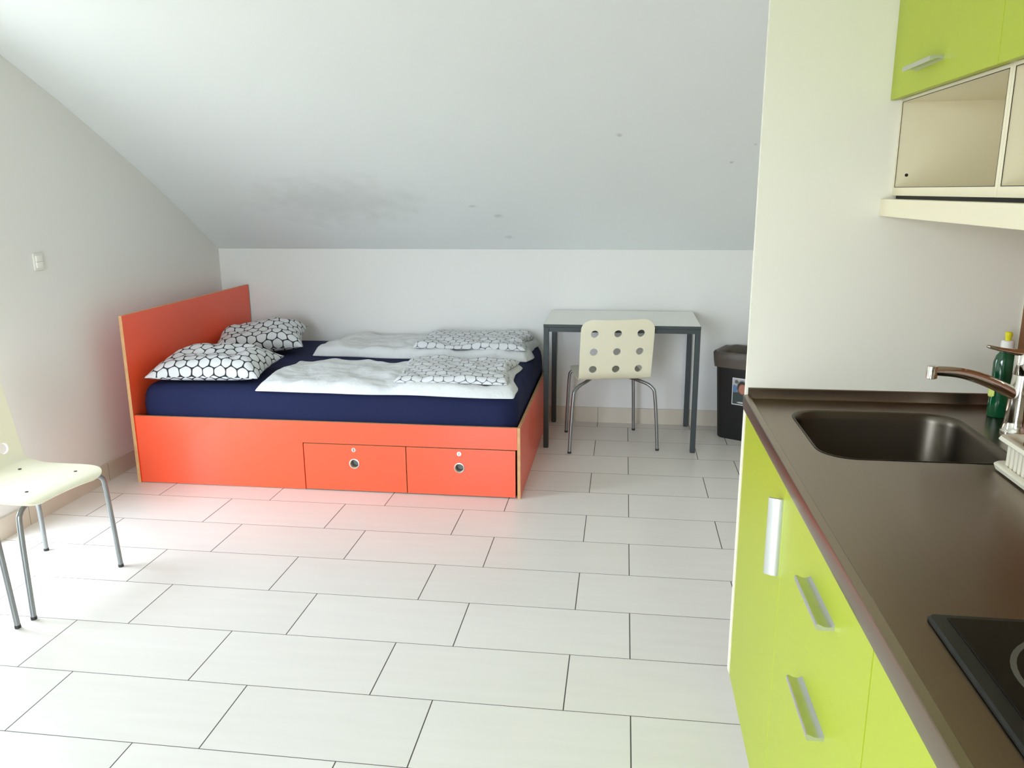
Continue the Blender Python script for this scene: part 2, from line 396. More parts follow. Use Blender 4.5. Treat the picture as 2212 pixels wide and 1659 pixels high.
# front panel, L-shaped round the drawer opening
bm = bmesh.new()
box(bm, -2.598, -1.676, -1.330, -1.314, 0.003, 0.372); box(bm, -1.676, -0.5572, -1.330, -1.314, 0.258, 0.372)
bmesh.ops.remove_doubles(bm, verts=bm.verts, dist=1e-5)
o = obj('front_panel', bm, [M['bed'], M['ply']], t)
for p in o.data.polygons: p.material_index = 1 if abs(p.normal[2]) > 0.9 else 0
obj('drawer_gap_shade', boxbm(-1.676, -0.557, -1.285, -1.275, 0.0, 0.258), M['gap'], t)  # dark board whose colour stands in for shade in the drawer gaps
obj('slat_base', boxbm(-2.597, -0.558, -1.31, 0.09, 0.27, 0.298), M['ply'], t)
obj('back_rail', boxbm(-2.597, -0.558, 0.075, 0.09, 0.0, 0.27), M['bed'], t)
for x0, x1, kx in ((-1.671, -1.1305, -1.403), (-1.1255, -0.5665, -0.852)):
    # drawer front with a real finger hole
    bm = bmesh.new(); zc = 0.153; R = 0.0205
    outer = [bm.verts.new((x, -1.330, z)) for x, z in ((x0, 0.006), (x1, 0.006), (x1, 0.253), (x0, 0.253))]
    inner = [bm.verts.new((kx+R*math.cos(2*PI*i/28), -1.330, zc+R*math.sin(2*PI*i/28))) for i in range(28)]
    es = [bm.edges.new((outer[i], outer[(i+1) % 4])) for i in range(4)] + [bm.edges.new((inner[i], inner[(i+1) % 28])) for i in range(28)]
    bmesh.ops.triangle_fill(bm, use_beauty=True, edges=es)
    r = bmesh.ops.extrude_face_region(bm, geom=list(bm.faces))
    bmesh.ops.translate(bm, verts=[v for v in r['geom'] if isinstance(v, bmesh.types.BMVert)], vec=(0, 0.016, 0))
    d = obj('drawer', bm, [M['bed'], M['ply']], t)
    for p in d.data.polygons: p.material_index = 0 if abs(p.normal[1]) > 0.9 else 1
    bm = bmesh.new(); n = 32
    sec = [(0.0205, 0.016), (0.0205, -0.002), (0.023, -0.0045), (0.0265, -0.0035), (0.0275, 0.0), (0.0275, 0.003)]
    R_ = [[bm.verts.new((kx+r_*math.cos(2*PI*j/n), -1.330+dy, zc+r_*math.sin(2*PI*j/n))) for j in range(n)] for r_, dy in sec]
    for a, b in zip(R_, R_[1:]):
        for j in range(n): bm.faces.new((a[j], a[(j+1) % n], b[(j+1) % n], b[j]))
    obj('finger_ring', bm, M['lockmetal'], d, normals=False)
    bm = bmesh.new(); n = 28
    ca = [bm.verts.new((kx+0.0204*math.cos(2*PI*j/n), -1.3155, zc+0.0204*math.sin(2*PI*j/n))) for j in range(n)]
    cb = [bm.verts.new((kx+0.0204*math.cos(2*PI*j/n), -1.2900, zc+0.0204*math.sin(2*PI*j/n))) for j in range(n)]
    for j in range(n): bm.faces.new((ca[j], ca[(j+1) % n], cb[(j+1) % n], cb[j]))
    bm.faces.new(cb)
    obj('finger_cup', bm, M['cup'], d, normals=False)
    bm = bmesh.new(); tube(bm, [(kx, -1.333, 0.228), (kx, -1.325, 0.228)], 0.0115, 24)
    lk = obj('lock', bm, M['lockmetal'], d)
    obj('keyhole', boxbm(kx-0.0012, kx+0.0012, -1.3342, -1.3322, 0.222, 0.234), M['rubber'], lk)

# mattress with fitted sheet
def mattress():
    bm = bmesh.new(); x0, x1, y0, y1, z0, z1 = -2.588, -0.566, -1.304, 0.088, 0.300, 0.530
    sec = [(0.035, 0.300), (0.012, 0.312), (0.004, 0.34), (0.0, 0.42), (0.006, 0.47), (0.016, 0.50), (0.034, 0.520), (0.06, 0.529), (0.10, 0.5315)]
    loops = []
    for inset, z in sec:
        l = rrect(x0+inset, x1-inset*0.6, y0+inset*0.8, y1-inset*0.5, 0.09-inset*0.4, 8)
        # subdivide the straight runs so the sheet can wrinkle
        out = []
        for i in range(len(l)):
            a, b = Vector(l[i]), Vector(l[(i+1) % len(l)]); m = max(1, int((b-a).length/0.05))
            for q in range(m): out.append(a+(b-a)*q/m)
        loops.append(out)
    n = min(len(l) for l in loops); L = []
    for li, l in enumerate(loops):
        # resample to equal count by arc length
        tot = [0]
        for i in range(len(l)): tot.append(tot[-1]+(l[(i+1) % len(l)]-l[i]).length)
        res = []; j = 0
        for q in range(160):
            s = tot[-1]*q/160
            while tot[j+1] < s: j += 1
            a, b = l[j], l[(j+1) % len(l)]; p = a+(b-a)*((s-tot[j])/max(1e-9, tot[j+1]-tot[j]))
            z = sec[li][1]; nz = noise.noise(Vector((p.x*3.2, p.y*3.2, z*2.0)))*0.005
            c = Vector(((x0+x1)/2, (y0+y1)/2)); d = (p-c).normalized()
            res.append((p.x+d.x*nz, p.y+d.y*nz, z))
        L.append(res)
    R = loft(bm, L, True, False)
    # top surface as inner shrinking rings
    prev = R[-1]; cx, cy = (x0+x1)/2, (y0+y1)/2
    for f in (0.8, 0.55, 0.3, 0.1):
        ring = [bm.verts.new((cx+(v.co.x-cx)*f*1.0, cy+(v.co.y-cy)*f, 0.532+0.003*noise.noise(Vector((v.co.x*2, v.co.y*2, f*5))))) for v in R[-1]]
        for j in range(160): bm.faces.new((prev[j], prev[(j+1) % 160], ring[(j+1) % 160], ring[j]))
        prev = ring
    bm.faces.new(prev)
    return obj('mattress', bm, M['navy'], sharp=80)
tag(mattress(), 'double mattress in a navy blue fitted sheet on the orange bed', 'mattress')

# quilts and pillows: closed puffed sheets with uv in metres
def quilt(name, corners, zb, th, mat, label, cat, group, nu=56, nv=34, wob=0.02, edge=0.10, rip=0.006, seed=0, drop=0.0, layers=1, uvoff=0, power=2.6):
    bm = bmesh.new(); uvl = bm.loops.layers.uv.new('uv')
    A, B, D, E = [Vector(c) for c in corners]            # front-left, front-right, back-right, back-left
    W = (B-A).length; H = (E-A).length
    top = []; bot = []
    def pt(s, t_):
        p = A.lerp(B, s).lerp(E.lerp(D, s), t_)
        n1 = noise.noise(Vector((s*5+seed, t_*3, seed*1.7))); n2 = noise.noise(Vector((s*4, t_*5+seed, 9+seed)))
        ex = abs(2*s-1)**6; ey = abs(2*t_-1)**6
        p = p+Vector((n1*wob*ex*1.6, n2*wob*ey*1.3))
        return p
    cen = (A+B+D+E)/4
    for i in range(nu+1):
        s = i/nu; rt_ = []; rb_ = []
        for j in range(nv+1):
            v = j/nv; p = pt(s, v)
            ds = min(s, 1-s)*W; dv = min(v, 1-v)*H
            e = min(1.0, ds/edge)*1.0; g = min(1.0, dv/edge)
            prof_ = ((1-(1-e)**power)*(1-(1-g)**power))**0.5
            wr = noise.fractal(Vector((p.x*7+seed, p.y*7, 0.3+seed)), 0.6, 2.0, 3)*rip*3*min(1, prof_+0.2)
            zz = zb+th*prof_+wr*prof_+0.004
            front = max(0.0, 1-dv/0.04) if v < 0.5 else 0.0
            q = zb-drop*front
            rt_.append(bm.verts.new((p.x, p.y, max(zz-drop*front, q+0.004)))); rb_.append(bm.verts.new((p.x, p.y, q)))
        top.append(rt_); bot.append(rb_)
    AU, AV = {}, {}
    for j in range(nv+1):
        AU[(nu//2, j)] = 0.0
        for i in range(nu//2, nu): AU[(i+1, j)] = AU[(i, j)]+(top[i+1][j].co-top[i][j].co).length
        for i in range(nu//2, 0, -1): AU[(i-1, j)] = AU[(i, j)]-(top[i-1][j].co-top[i][j].co).length
    for i in range(nu+1):
        AV[(i, nv//2)] = 0.0
        for j in range(nv//2, nv): AV[(i, j+1)] = AV[(i, j)]+(top[i][j+1].co-top[i][j].co).length
        for j in range(nv//2, 0, -1): AV[(i, j-1)] = AV[(i, j)]-(top[i][j-1].co-top[i][j].co).length
    def face(vs, st):
        f = bm.faces.new(vs)
        for l, (s, v) in zip(f.loops, st):
            ci, cj = min(nu, max(0, round(s*nu))), min(nv, max(0, round(v*nv)))
            l[uvl].uv = (AU[(ci, cj)]+(s-ci/nu)*W+uvoff, AV[(ci, cj)]+(v-cj/nv)*H+uvoff*0.7)
    for i in range(nu):
        for j in range(nv):
            st = [(i/nu, j/nv), ((i+1)/nu, j/nv), ((i+1)/nu, (j+1)/nv), (i/nu, (j+1)/nv)]
            face((top[i][j], top[i+1][j], top[i+1][j+1], top[i][j+1]), st)
            face((bot[i][j+1], bot[i+1][j+1], bot[i+1][j], bot[i][j]), st[::-1])
    for i in range(nu):
        for j, (o1, o2) in ((0, (0, -1)), (nv, (0, 1))):
            st = [(i/nu, j/nv), ((i+1)/nu, j/nv), ((i+1)/nu, j/nv+0.02*o2), (i/nu, j/nv+0.02*o2)]
            vs = (bot[i][j], bot[i+1][j], top[i+1][j], top[i][j]); face(vs, [st[3], st[2], st[1], st[0]])
    for j in range(nv):
        for i, o1 in ((0, -1), (nu, 1)):
            vs = (top[i][j], top[i][j+1], bot[i][j+1], bot[i][j]); face(vs, [(i/nu, j/nv), (i/nu, (j+1)/nv), (i/nu+0.02*o1, (j+1)/nv), (i/nu+0.02*o1, j/nv)])
    o = obj(name, bm, mat, sharp=75)
    m = o.modifiers.new('smooth', 'SUBSURF'); m.levels = 1; m.render_levels = 1
    return tag(o, label, cat, group)
zt = 0.534
quilt('duvet', [(-1.945, -1.315), (-0.570, -1.325), (-0.625, -0.67), (-1.93, -0.74)], zt, 0.034, M['duvet'], 'white folded duvet lying along the front edge of the bed', 'duvet', 'folded duvets', seed=1, drop=0.016, edge=0.05, wob=0.03)
quilt('duvet', [(-1.97, -0.47), (-0.572, -0.52), (-0.60, 0.05), (-1.90, 0.06)], zt, 0.055, M['duvet'], 'white folded duvet beside the back wall on the bed', 'duvet', 'folded duvets', seed=5, edge=0.07, wob=0.03)
quilt('duvet_cover', [(-1.20, -1.262), (-0.615, -1.262), (-0.635, -0.70), (-1.23, -0.70)], zt+0.040, 0.026, M['cover'], 'pebble-patterned duvet cover folded on the front duvet', 'duvet cover', 'folded duvet covers', seed=11, edge=0.04, wob=0.03, nu=36, uvoff=0.3)
quilt('duvet_cover', [(-1.30, -0.445), (-0.60, -0.475), (-0.62, 0.02), (-1.30, 0.03)], zt+0.058, 0.034, M['cover'], 'pebble-patterned duvet cover folded on the rear duvet', 'duvet cover', 'folded duvet covers', seed=15, edge=0.05, wob=0.03, nu=36, uvoff=1.3)

def pillow(loc, rz, tilt, w_, h_, th, seed, label):
    bm = bmesh.new(); uvl = bm.loops.layers.uv.new('uv'); nu, nv = 44, 32
    T_, B_ = [], []
    R = Matrix.Rotation(rz, 4, 'Z') @ Matrix.Rotation(tilt[0], 4, 'X') @ Matrix.Rotation(tilt[1], 4, 'Y')
    def shape(s, v):
        a, b = 2*s-1, 2*v-1
        # edges pulled in between the corners
        x = a*w_/2*(1-0.09*(1-b*b)*abs(a)**3); y = b*h_/2*(1-0.10*(1-a*a)*abs(b)**3)
        puff = max(0, (1-a**4))*max(0, (1-b**4)); return x, y, puff**0.62
    for i in range(nu+1):
        rt_, rb_ = [], []
        for j in range(nv+1):
            x, y, pf = shape(i/nu, j/nv)
            wr = noise.fractal(Vector((x*6+seed, y*6, seed)), 0.7, 2, 3)*0.022
            edge_ = i in (0, nu) or j in (0, nv)
            p = Vector((x, y, th*0.72*pf+wr*pf)); q = Vector((x, y, -th*0.28*pf))
            rt_.append(bm.verts.new(R @ p)); rb_.append(rt_[-1] if edge_ else bm.verts.new(R @ q))
        T_.append(rt_); B_.append(rb_)
    # pattern follows the cloth: uv from arc length out of the middle
    U = {}
    for g, o in ((T_, 1), (B_, -1)):
        for j in range(nv+1):
            U[(o, nu//2, j, 0)] = 0.0
            for i in range(nu//2, nu): U[(o, i+1, j, 0)] = U[(o, i, j, 0)]+(g[i+1][j].co-g[i][j].co).length
            for i in range(nu//2, 0, -1): U[(o, i-1, j, 0)] = U[(o, i, j, 0)]-(g[i-1][j].co-g[i][j].co).length
        for i in range(nu+1):
            U[(o, i, nv//2, 1)] = 0.0
            for j in range(nv//2, nv): U[(o, i, j+1, 1)] = U[(o, i, j, 1)]+(g[i][j+1].co-g[i][j].co).length
            for j in range(nv//2, 0, -1): U[(o, i, j-1, 1)] = U[(o, i, j, 1)]-(g[i][j-1].co-g[i][j].co).length
    for i in range(nu):
        for j in range(nv):
            st = [(i, j), (i+1, j), (i+1, j+1), (i, j+1)]
            st_ = [(i/nu, j/nv), ((i+1)/nu, j/nv), ((i+1)/nu, (j+1)/nv), (i/nu, (j+1)/nv)]
            for g, o in ((T_, 1), (B_, -1)):
                vs = [g[i][j], g[i+1][j], g[i+1][j+1], g[i][j+1]]; ss = st
                if o < 0: vs = vs[::-1]; ss = st[::-1]
                f = bm.faces.new(vs)
                for l, (a, b) in zip(f.loops, ss): l[uvl].uv = (U[(o, a, b, 0)]+seed, U[(o, a, b, 1)]+(0 if o > 0 else 5))
    o = obj('pillow', bm, M['pillow'], sharp=80, normals=False)
    o.location = loc
    return tag(o, label, 'pillow', 'patterned pillows')
pillow((-2.262, -1.045, 0.583), math.radians(5), (math.radians(4), 0.0), 0.62, 0.44, 0.135, 2.0, 'black and white pebble-print pillow nearest the front of the bed')
pillow((-2.325, -0.345, 0.600), math.radians(17), (math.radians(8), math.radians(-4)), 0.56, 0.42, 0.145, 6.0, 'black and white pebble-print pillow behind the other, by the back wall')

# ------------------------------------------------------------------ desk
t = thing('desk', 'small white desk with dark steel frame against the back wall', 'desk', (-0.0585, -0.19, 0))
bm = boxbm(-0.4515, 0.4515, -0.295, 0.293, 0.7385, 0.7565, bev=0.0015, seg=1)
o = obj('desktop', bm, [M['tabletop'], M['tablemetal']], t)
for p in o.data.polygons: p.material_index = 0 if p.normal.z > 0.9 else 1
bm = bmesh.new()
for y in (-0.290, 0.258): box(bm, -0.445, 0.445, y, y+0.03, 0.712, 0.738)
for x in (-0.446, 0.416): box(bm, x, x+0.03, -0.26, 0.258, 0.712, 0.738)
obj('apron', bm, M['tablemetal'], t)
for x in (-0.4505, 0.4205):
    for y in (-0.294, 0.262):
        l = obj('leg', boxbm(x, x+0.03, y, y+0.03, 0.004, 0.7385, bev=0.0015, seg=1), M['tablemetal'], t)
        obj('foot_cap', boxbm(x+0.001, x+0.029, y+0.001, y+0.029, 0, 0.006), M['rubber'], l)

# ------------------------------------------------------------------ chairs
def chair_shell():
    # width lines and length lines pass through the nine holes
    px = [-0.205, -0.17, -0.135, -0.10, -0.05, -0.035, 0.0, 0.035, 0.05, 0.10, 0.135, 0.17, 0.205]
    px = [-0.215, -0.195, -0.168, -0.135, -0.102, -0.067, -0.033, 0.0, 0.033, 0.067, 0.102, 0.135, 0.168, 0.195, 0.215]
    # profile polyline (y, z) front of seat -> top of back
    P = [(0.232, 0.425), (0.222, 0.437), (0.20, 0.445), (0.15, 0.449), (0.08, 0.446), (0.0, 0.441), (-0.08, 0.437), (-0.14, 0.437), (-0.178, 0.441), (-0.200, 0.452), (-0.2135, 0.470)]
    sa = math.radians(11.5)
    y0, z0 = P[-1]
    for k in range(1, 20): P.append((y0-math.sin(sa)*0.0179*k*1.0, z0+math.cos(sa)*0.0179*k))
    V = [Vector(p) for p in P]; acc = [0]
    for a, b in zip(V, V[1:]): acc.append(acc[-1]+(b-a).length)
    Ltot = acc[-1]
    def at(s):
        for i in range(len(acc)-1):
            if s <= acc[i+1]+1e-9: return V[i].lerp(V[i+1], (s-acc[i])/(acc[i+1]-acc[i]))
        return V[-1]
    def s_of_z(z): return acc[10]+(z-z0)/math.cos(sa)
    hs = [s_of_z(z) for z in (0.508, 0.614, 0.722)]
    vs = [0, 0.008, 0.02, 0.04, 0.07, 0.11, 0.16, 0.21, 0.26, 0.31, 0.35, 0.375, 0.40, 0.418, 0.435]
    vs = [v for v in vs if v < hs[0]-0.045]
    for h in hs: vs += [h-0.033, h, h+0.033]
    vs += [Ltot-0.05, Ltot-0.03, Ltot-0.014, Ltot-0.004, Ltot]
    vs = sorted(vs)
    def halfw(s):
        wd = 0.213 if s > 0.3 else 0.205+0.008*s/0.3
        r = 0.062; d = Ltot-s
        if d < r: wd -= r-math.sqrt(max(0, r*r-(r-d)**2))
        r = 0.075
        if s < r: wd -= r-math.sqrt(max(0, r*r-(r-s)**2))
        return wd
    bm = bmesh.new(); G = []
    for s in vs:
        p = at(s); row = []
        for x in px:
            xx = x/0.215*halfw(s)
            dip = 0.012*(x/0.215)**2 if s < 0.36 else 0.0       # seat sides lift a little
            cur = 0.010*(x/0.215)**2 if s > 0.45 else 0.0       # back curves round the sitter
            row.append(bm.verts.new((xx, p.x+cur, p.y-dip*0.6)))
        G.append(row)
    holes = set()
    for h in hs:
        i = min(range(len(vs)), key=lambda q: abs(vs[q]-h))
        for x in (-0.135, 0.0, 0.135):
            j = px.index(x); holes.add((i, j))
    dead = set()
    for i, j in holes:
        c = G[i][j].co.copy(); ring = [G[i-1][j-1], G[i-1][j], G[i-1][j+1], G[i][j+1], G[i+1][j+1], G[i+1][j], G[i+1][j-1], G[i][j-1]]
        inn = []
        for v in ring:
            d = v.co-c; inn.append(bm.verts.new(c+d.normalized()*0.0245))
        for k in range(8): bm.faces.new((ring[k], ring[(k+1) % 8], inn[(k+1) % 8], inn[k]))
        bm.verts.remove(G[i][j]); G[i][j] = None
        for a in (i-1, i):
            for b in (j-1, j): dead.add((a, b))
    for a in range(len(vs)-1):
        for b in range(len(px)-1):
            if (a, b) in dead: continue
            bm.faces.new((G[a][b], G[a][b+1], G[a+1][b+1], G[a+1][b]))
    return bm
def make_chair(label, loc, rz, group):
    t = thing('cafe_chair', label, 'chair', loc, rz, group)
    sh = obj('seat_shell', chair_shell(), M['shell'], t, sharp=60)
    m = sh.modifiers.new('sub', 'SUBSURF'); m.levels = 2; m.render_levels = 2
    m = sh.modifiers.new('thick', 'SOLIDIFY'); m.thickness = 0.010; m.offset = 0
    m = sh.modifiers.new('round', 'BEVEL'); m.width = 0.003; m.segments = 2; m.limit_method = 'ANGLE'
    for sx in (-1, 1):
        for fr in (0, 1):
            if fr: pts = [(sx*0.220, 0.215, 0.006), (sx*0.213, 0.208, 0.2), (sx*0.205, 0.202, 0.365), (sx*0.195, 0.199, 0.400), (sx*0.165, 0.192, 0.419), (sx*0.10, 0.170, 0.4255), (sx*0.004, 0.140, 0.4255)]
            else: pts = [(sx*0.265, -0.215, 0.006), (sx*0.254, -0.208, 0.2), (sx*0.242, -0.200, 0.345), (sx*0.232, -0.194, 0.376), (sx*0.205, -0.180, 0.400), (sx*0.165, -0.150, 0.414), (sx*0.125, -0.095, 0.4205), (sx*0.09, -0.02, 0.424)]
            l = obj('leg', tubebm(pts, 0.0100, 14), M['tube'], t, sharp=60)
            p = pts[0]; obj('foot_cap', tubebm([(p[0], p[1], 0.0), (p[0]*0.999, p[1]*0.999, 0.012)], 0.0108, 14, sm=False), M['rubber'], l)
    for x, y in ((-0.115, 0.155), (0.115, 0.155), (-0.10, -0.105), (0.10, -0.105)):
        bm = bmesh.new(); tube(bm, [(x, y, 0.430), (x, y, 0.452 if y > 0 else 0.4435)], 0.0062, 12)
        obj('screw', bm, M['screw'], t)
    return t
G_ = 'cream perforated chairs'
ch = make_chair('cream chair with nine-hole back standing at the white desk', (-0.133, -0.305, 0), math.radians(12.5), G_)
def dup(root, loc, rz, label):
    r = root.copy(); C.objects.link(r); r.location = loc; r.rotation_euler = (0, 0, rz); r['label'] = label
    for c_ in list(root.children):
        c = c_.copy(); C.objects.link(c); c.parent = r
        for g in c_.children:
            d = g.copy(); C.objects.link(d); d.parent = c
    return r
rz = math.radians(-7.8-90)
dup(ch, (-2.345, -2.468, 0), rz, 'cream chair by the left wall with its whole seat in view')
_f = Vector((-2.172, -2.778, 0)); _c = _f + Matrix.Rotation(math.radians(6), 3, 'Z') @ (Vector((-2.420, -2.965, 0))-_f)
dup(ch, _c, rz+math.radians(6), 'chair beyond the left picture edge, one grey leg in view')

# ------------------------------------------------------------------ waste bin
t = thing('waste_bin', 'black plastic waste bin lined with a brown bag beside the desk', 'bin', (0.722, -0.105, 0), math.radians(-29))
def binloop(f, z, g=0.0, r=0.05): return L3(rrect(-0.17*f-g, 0.17*f+g, -0.125*f-g, 0.125*f+g, r, 7), z)
bm = bmesh.new()
loft(bm, [binloop(0.84, 0.0), binloop(0.86, 0.006), binloop(1.0, 0.525), binloop(1.02, 0.53, 0.003), binloop(1.02, 0.538, 0.003), binloop(0.97, 0.538), binloop(0.83, 0.02)], False, True)
bm.faces.new([v for v in bm.verts[:32]][::-1]) if False else None
obj('bin_body', bm, M['bin'], t)
bm = bmesh.new()
def bagloop(f, z, g, amp, sd):
    l = rrect(-0.17*f-g, 0.17*f+g, -0.125*f-g, 0.125*f+g, 0.05, 7); out = []
    for i, (x, y) in enumerate(l):
        nz = noise.noise(Vector((x*22, y*22, sd))); d = Vector((x, y)).normalized()
        out.append((x+d.x*nz*amp, y+d.y*nz*amp, z+nz*amp*1.2))
    return out
loft(bm, [bagloop(0.99, 0.455, 0.010, 0.004, 1), bagloop(1.0, 0.50, 0.013, 0.006, 2), bagloop(1.02, 0.540, 0.012, 0.004, 3), bagloop(1.02, 0.553, 0.004, 0.006, 3), bagloop(0.97, 0.545, -0.004, 0.004, 4), bagloop(0.93, 0.45, -0.008, 0.006, 5), bagloop(0.88, 0.22, -0.012, 0.008, 6)], False, True)
obj('bin_bag', bm, M['bag'], t, sharp=80)
# sticker on the face turned to the room
bm = bmesh.new(); uvl = bm.loops.layers.uv.new('uv')
def fy(z): return -0.125*(0.86+0.14*z/0.525)-0.0012
q = [(-0.045, 0.228), (0.075, 0.228), (0.075, 0.398), (-0.045, 0.398)]
vs = [bm.verts.new((x, fy(z), z)) for x, z in q]; vb = [bm.verts.new((x, fy(z)+0.0009, z)) for x, z in q]
f = bm.faces.new(vs)
for l, uv in zip(f.loops, ((0, 0), (1, 0), (1, 1), (0, 1))): l[uvl].uv = uv
bm.faces.new(vb[::-1])
for i in range(4): bm.faces.new((vs[i], vb[i], vb[(i+1) % 4], vs[(i+1) % 4]))
o = obj('sticker', bm, M['sticker'], t); o['label'] = 'white bordered picture sticker'

# ------------------------------------------------------------------ kitchen
YK = -2.888; XD = 0.291
def handle(name, parent, p, length, axis, hz='h', flip=1):
    """edge-profile bar: thin blade with a raised lip; p = base point on the door face"""
    bm = bmesh.new()
    # section in (out, side): blade 26 mm deep
    sec = [(0, -0.005), (0.026, -0.0055), (0.0282, -0.0035), (0.0285, 0.0035), (0.0270, 0.0055), (0.0235, 0.0048), (0.017, 0.0018), (0.010, 0.0008), (0.004, 0.0022), (0, 0.0045)]
    if axis == 'z': sec = [(0, -0.006), (0.006, -0.0062), (0.015, -0.0028), (0.026, 0.003), (0.0285, 0.006), (0.026, 0.008), (0.014, 0.003), (0, -0.001)]
    loops = []
    for a in (0, 1):
        l = []
        for o_, s_ in sec:
            if axis == 'y': l.append((p[0]-o_, p[1]-a*length, p[2]+s_*flip))
            else: l.append((p[0]-o_, p[1]+s_*flip, p[2]+a*length))
        loops.append(l)
    loft(bm, loops)
    return obj(name, bm, M['alu'], parent, sharp=30)
units = [(YK, -3.488), (-3.488, -4.090), (-4.090, -4.692)]
lab = ['lime green base cabinet under the sink at the far end', 'lime green drawer cabinet in the middle under the worktop', 'lime green base cabinet under the hob nearest the camera']
for n, (ya, yb) in enumerate(units):
    t = thing('base_cabinet', lab[n], 'cabinet', (0, 0, 0), 0, 'lime base cabinets')
    bm = bmesh.new(); g = 0.001
    box(bm, XD+0.0195, 0.93, ya-0.018, ya-g, 0.10, 0.918); box(bm, XD+0.0195, 0.93, yb+g, yb+0.018, 0.10, 0.918)
    box(bm, XD+0.0195, 0.93, yb+0.018, ya-0.018, 0.10, 0.118); box(bm, 0.915, 0.93, yb+0.018, ya-0.018, 0.118, 0.74)
    obj('carcass', bm, M['carcass'], t)
    obj('plinth', boxbm(XD+0.06, XD+0.075, yb+g, ya-g, 0, 0.098), M['plinth'], t)
    if n == 0: obj('end_panel', boxbm(XD-0.001, XD+0.02, ya-0.016, ya-0.0005, 0.10, 0.917), M['carcass'], t)
    yt = ya-(0.0175 if n == 0 else 0.0015); yn = yb+0.0015
    if n == 1:
        for z0, z1, hz_ in ((0.10, 0.3968, 0.332), (0.3970, 0.7158, 0.637), (0.7160, 0.917, 0.838)):
            d = obj('drawer', boxbm(XD, XD+0.018, yn, yt, z0, z1), M['lime'], t)
            handle('handle', d, (XD, -3.738, hz_), 0.170, 'y')
    else:
        d = obj('door', boxbm(XD, XD+0.018, yn, yt, 0.10, 0.917, bev=0.001, seg=1), M['lime'], t)
        handle('handle', d, (XD, -3.460 if n == 0 else -4.665, 0.705), 0.175, 'z')

# worktop with sink
t = thing('worktop', 'long stainless steel kitchen worktop with a sunken sink', 'worktop', (0, 0, 0))
ZT = 0.952; XC = 0.283; XB = XR-0.002; YN = -4.70
hole = rrect(0.383, 0.782, -3.392, -3.002, 0.075, 9)
bm = bmesh.new()
def fillring(bm, outer, inner, z):
    vo = [bm.verts.new((x, y, z)) for x, y in outer]; vi = [bm.verts.new((x, y, z)) for x, y in inner]
    es = [bm.edges.new((a[i], a[(i+1) % len(a)])) for a in (vo, vi) for i in range(len(a))]
    bmesh.ops.triangle_fill(bm, use_beauty=True, edges=es); return vo, vi
xi = XC+0.0225
fillring(bm, [(xi, YN), (XB, YN), (XB, YK-0.012), (xi, YK-0.012)], hole, ZT)
# rim along the front: rounded nose, small step down to the deck
nose = [(xi, ZT), (XC+0.0210, ZT-0.0012), (XC+0.0158, ZT+0.0105), (XC+0.0145, ZT+0.0112), (XC+0.002, ZT+0.0092), (XC+0.0005, ZT+0.0082), (XC, ZT+0.006), (XC, 0.930), (XC+0.002, 0.922), (XC+0.006, 0.9195), (XC+0.03, 0.9195)]
ra = [bm.verts.new((x, YK-0.0005, z)) for x, z in nose]; rb = [bm.verts.new((x, YN, z)) for x, z in nose]
for i in range(len(nose)-1): bm.faces.new((ra[i], ra[i+1], rb[i+1], rb[i]))
box(bm, XC+0.03, XB, YN, YN+0.012, 0.9195, ZT-0.001)
# upstand along the partition, coved foot
ups = [(YK-0.012, ZT), (YK-0.0075, ZT+0.002), (YK-0.006, ZT+0.008), (YK-0.006, 0.981), (YK-0.0045, 0.983), (YK-0.0005, 0.983), (YK-0.0005, 0.92)]
ua = [bm.verts.new((XC+0.012, y, z)) for y, z in ups]; ub = [bm.verts.new((XB, y, z)) for y, z in ups]
for i in range(len(ups)-1): bm.faces.new((ua[i], ua[i+1], ub[i+1], ub[i]))
bm.faces.new(ua)
o = obj('countertop', bm, M['steel'], t, sharp=22)
# basin
bm = bmesh.new(); loops = []
for ins, z in ((-0.004, ZT+0.0012), (0.0, ZT+0.0005), (0.004, ZT-0.004), (0.007, ZT-0.02), (0.015, ZT-0.13), (0.025, ZT-0.15), (0.05, ZT-0.163), (0.09, ZT-0.166)):
    loops.append(L3(rrect(0.383+ins, 0.782-ins, -3.392+ins, -3.002-ins, max(0.02, 0.075-ins*0.3), 9), z))
R_ = loft(bm, loops, False, False)
cx, cy = 0.5825, -3.197; n = len(R_[-1]); prev = R_[-1]
for f, dz in ((0.6, -0.168), (0.25, -0.170)):
    ring = [bm.verts.new((cx+(v.co.x-cx)*f, cy+(v.co.y-cy)*f, ZT+dz)) for v in R_[-1]]
    for j in range(n): bm.faces.new((prev[j], prev[(j+1) % n], ring[(j+1) % n], ring[j]))
    prev = ring
bm.faces.new(prev)
b_ = obj('sink_basin', bm, M['basin'], t, sharp=60)
bm = bmesh.new(); lathe(bm, [(0.02, ZT-0.1705), (0.038, ZT-0.1695), (0.042, ZT-0.167), (0.036, ZT-0.166), (0.030, ZT-0.168), (0.012, ZT-0.168)], cx, cy)
obj('drain', bm, M['chrome'], b_)

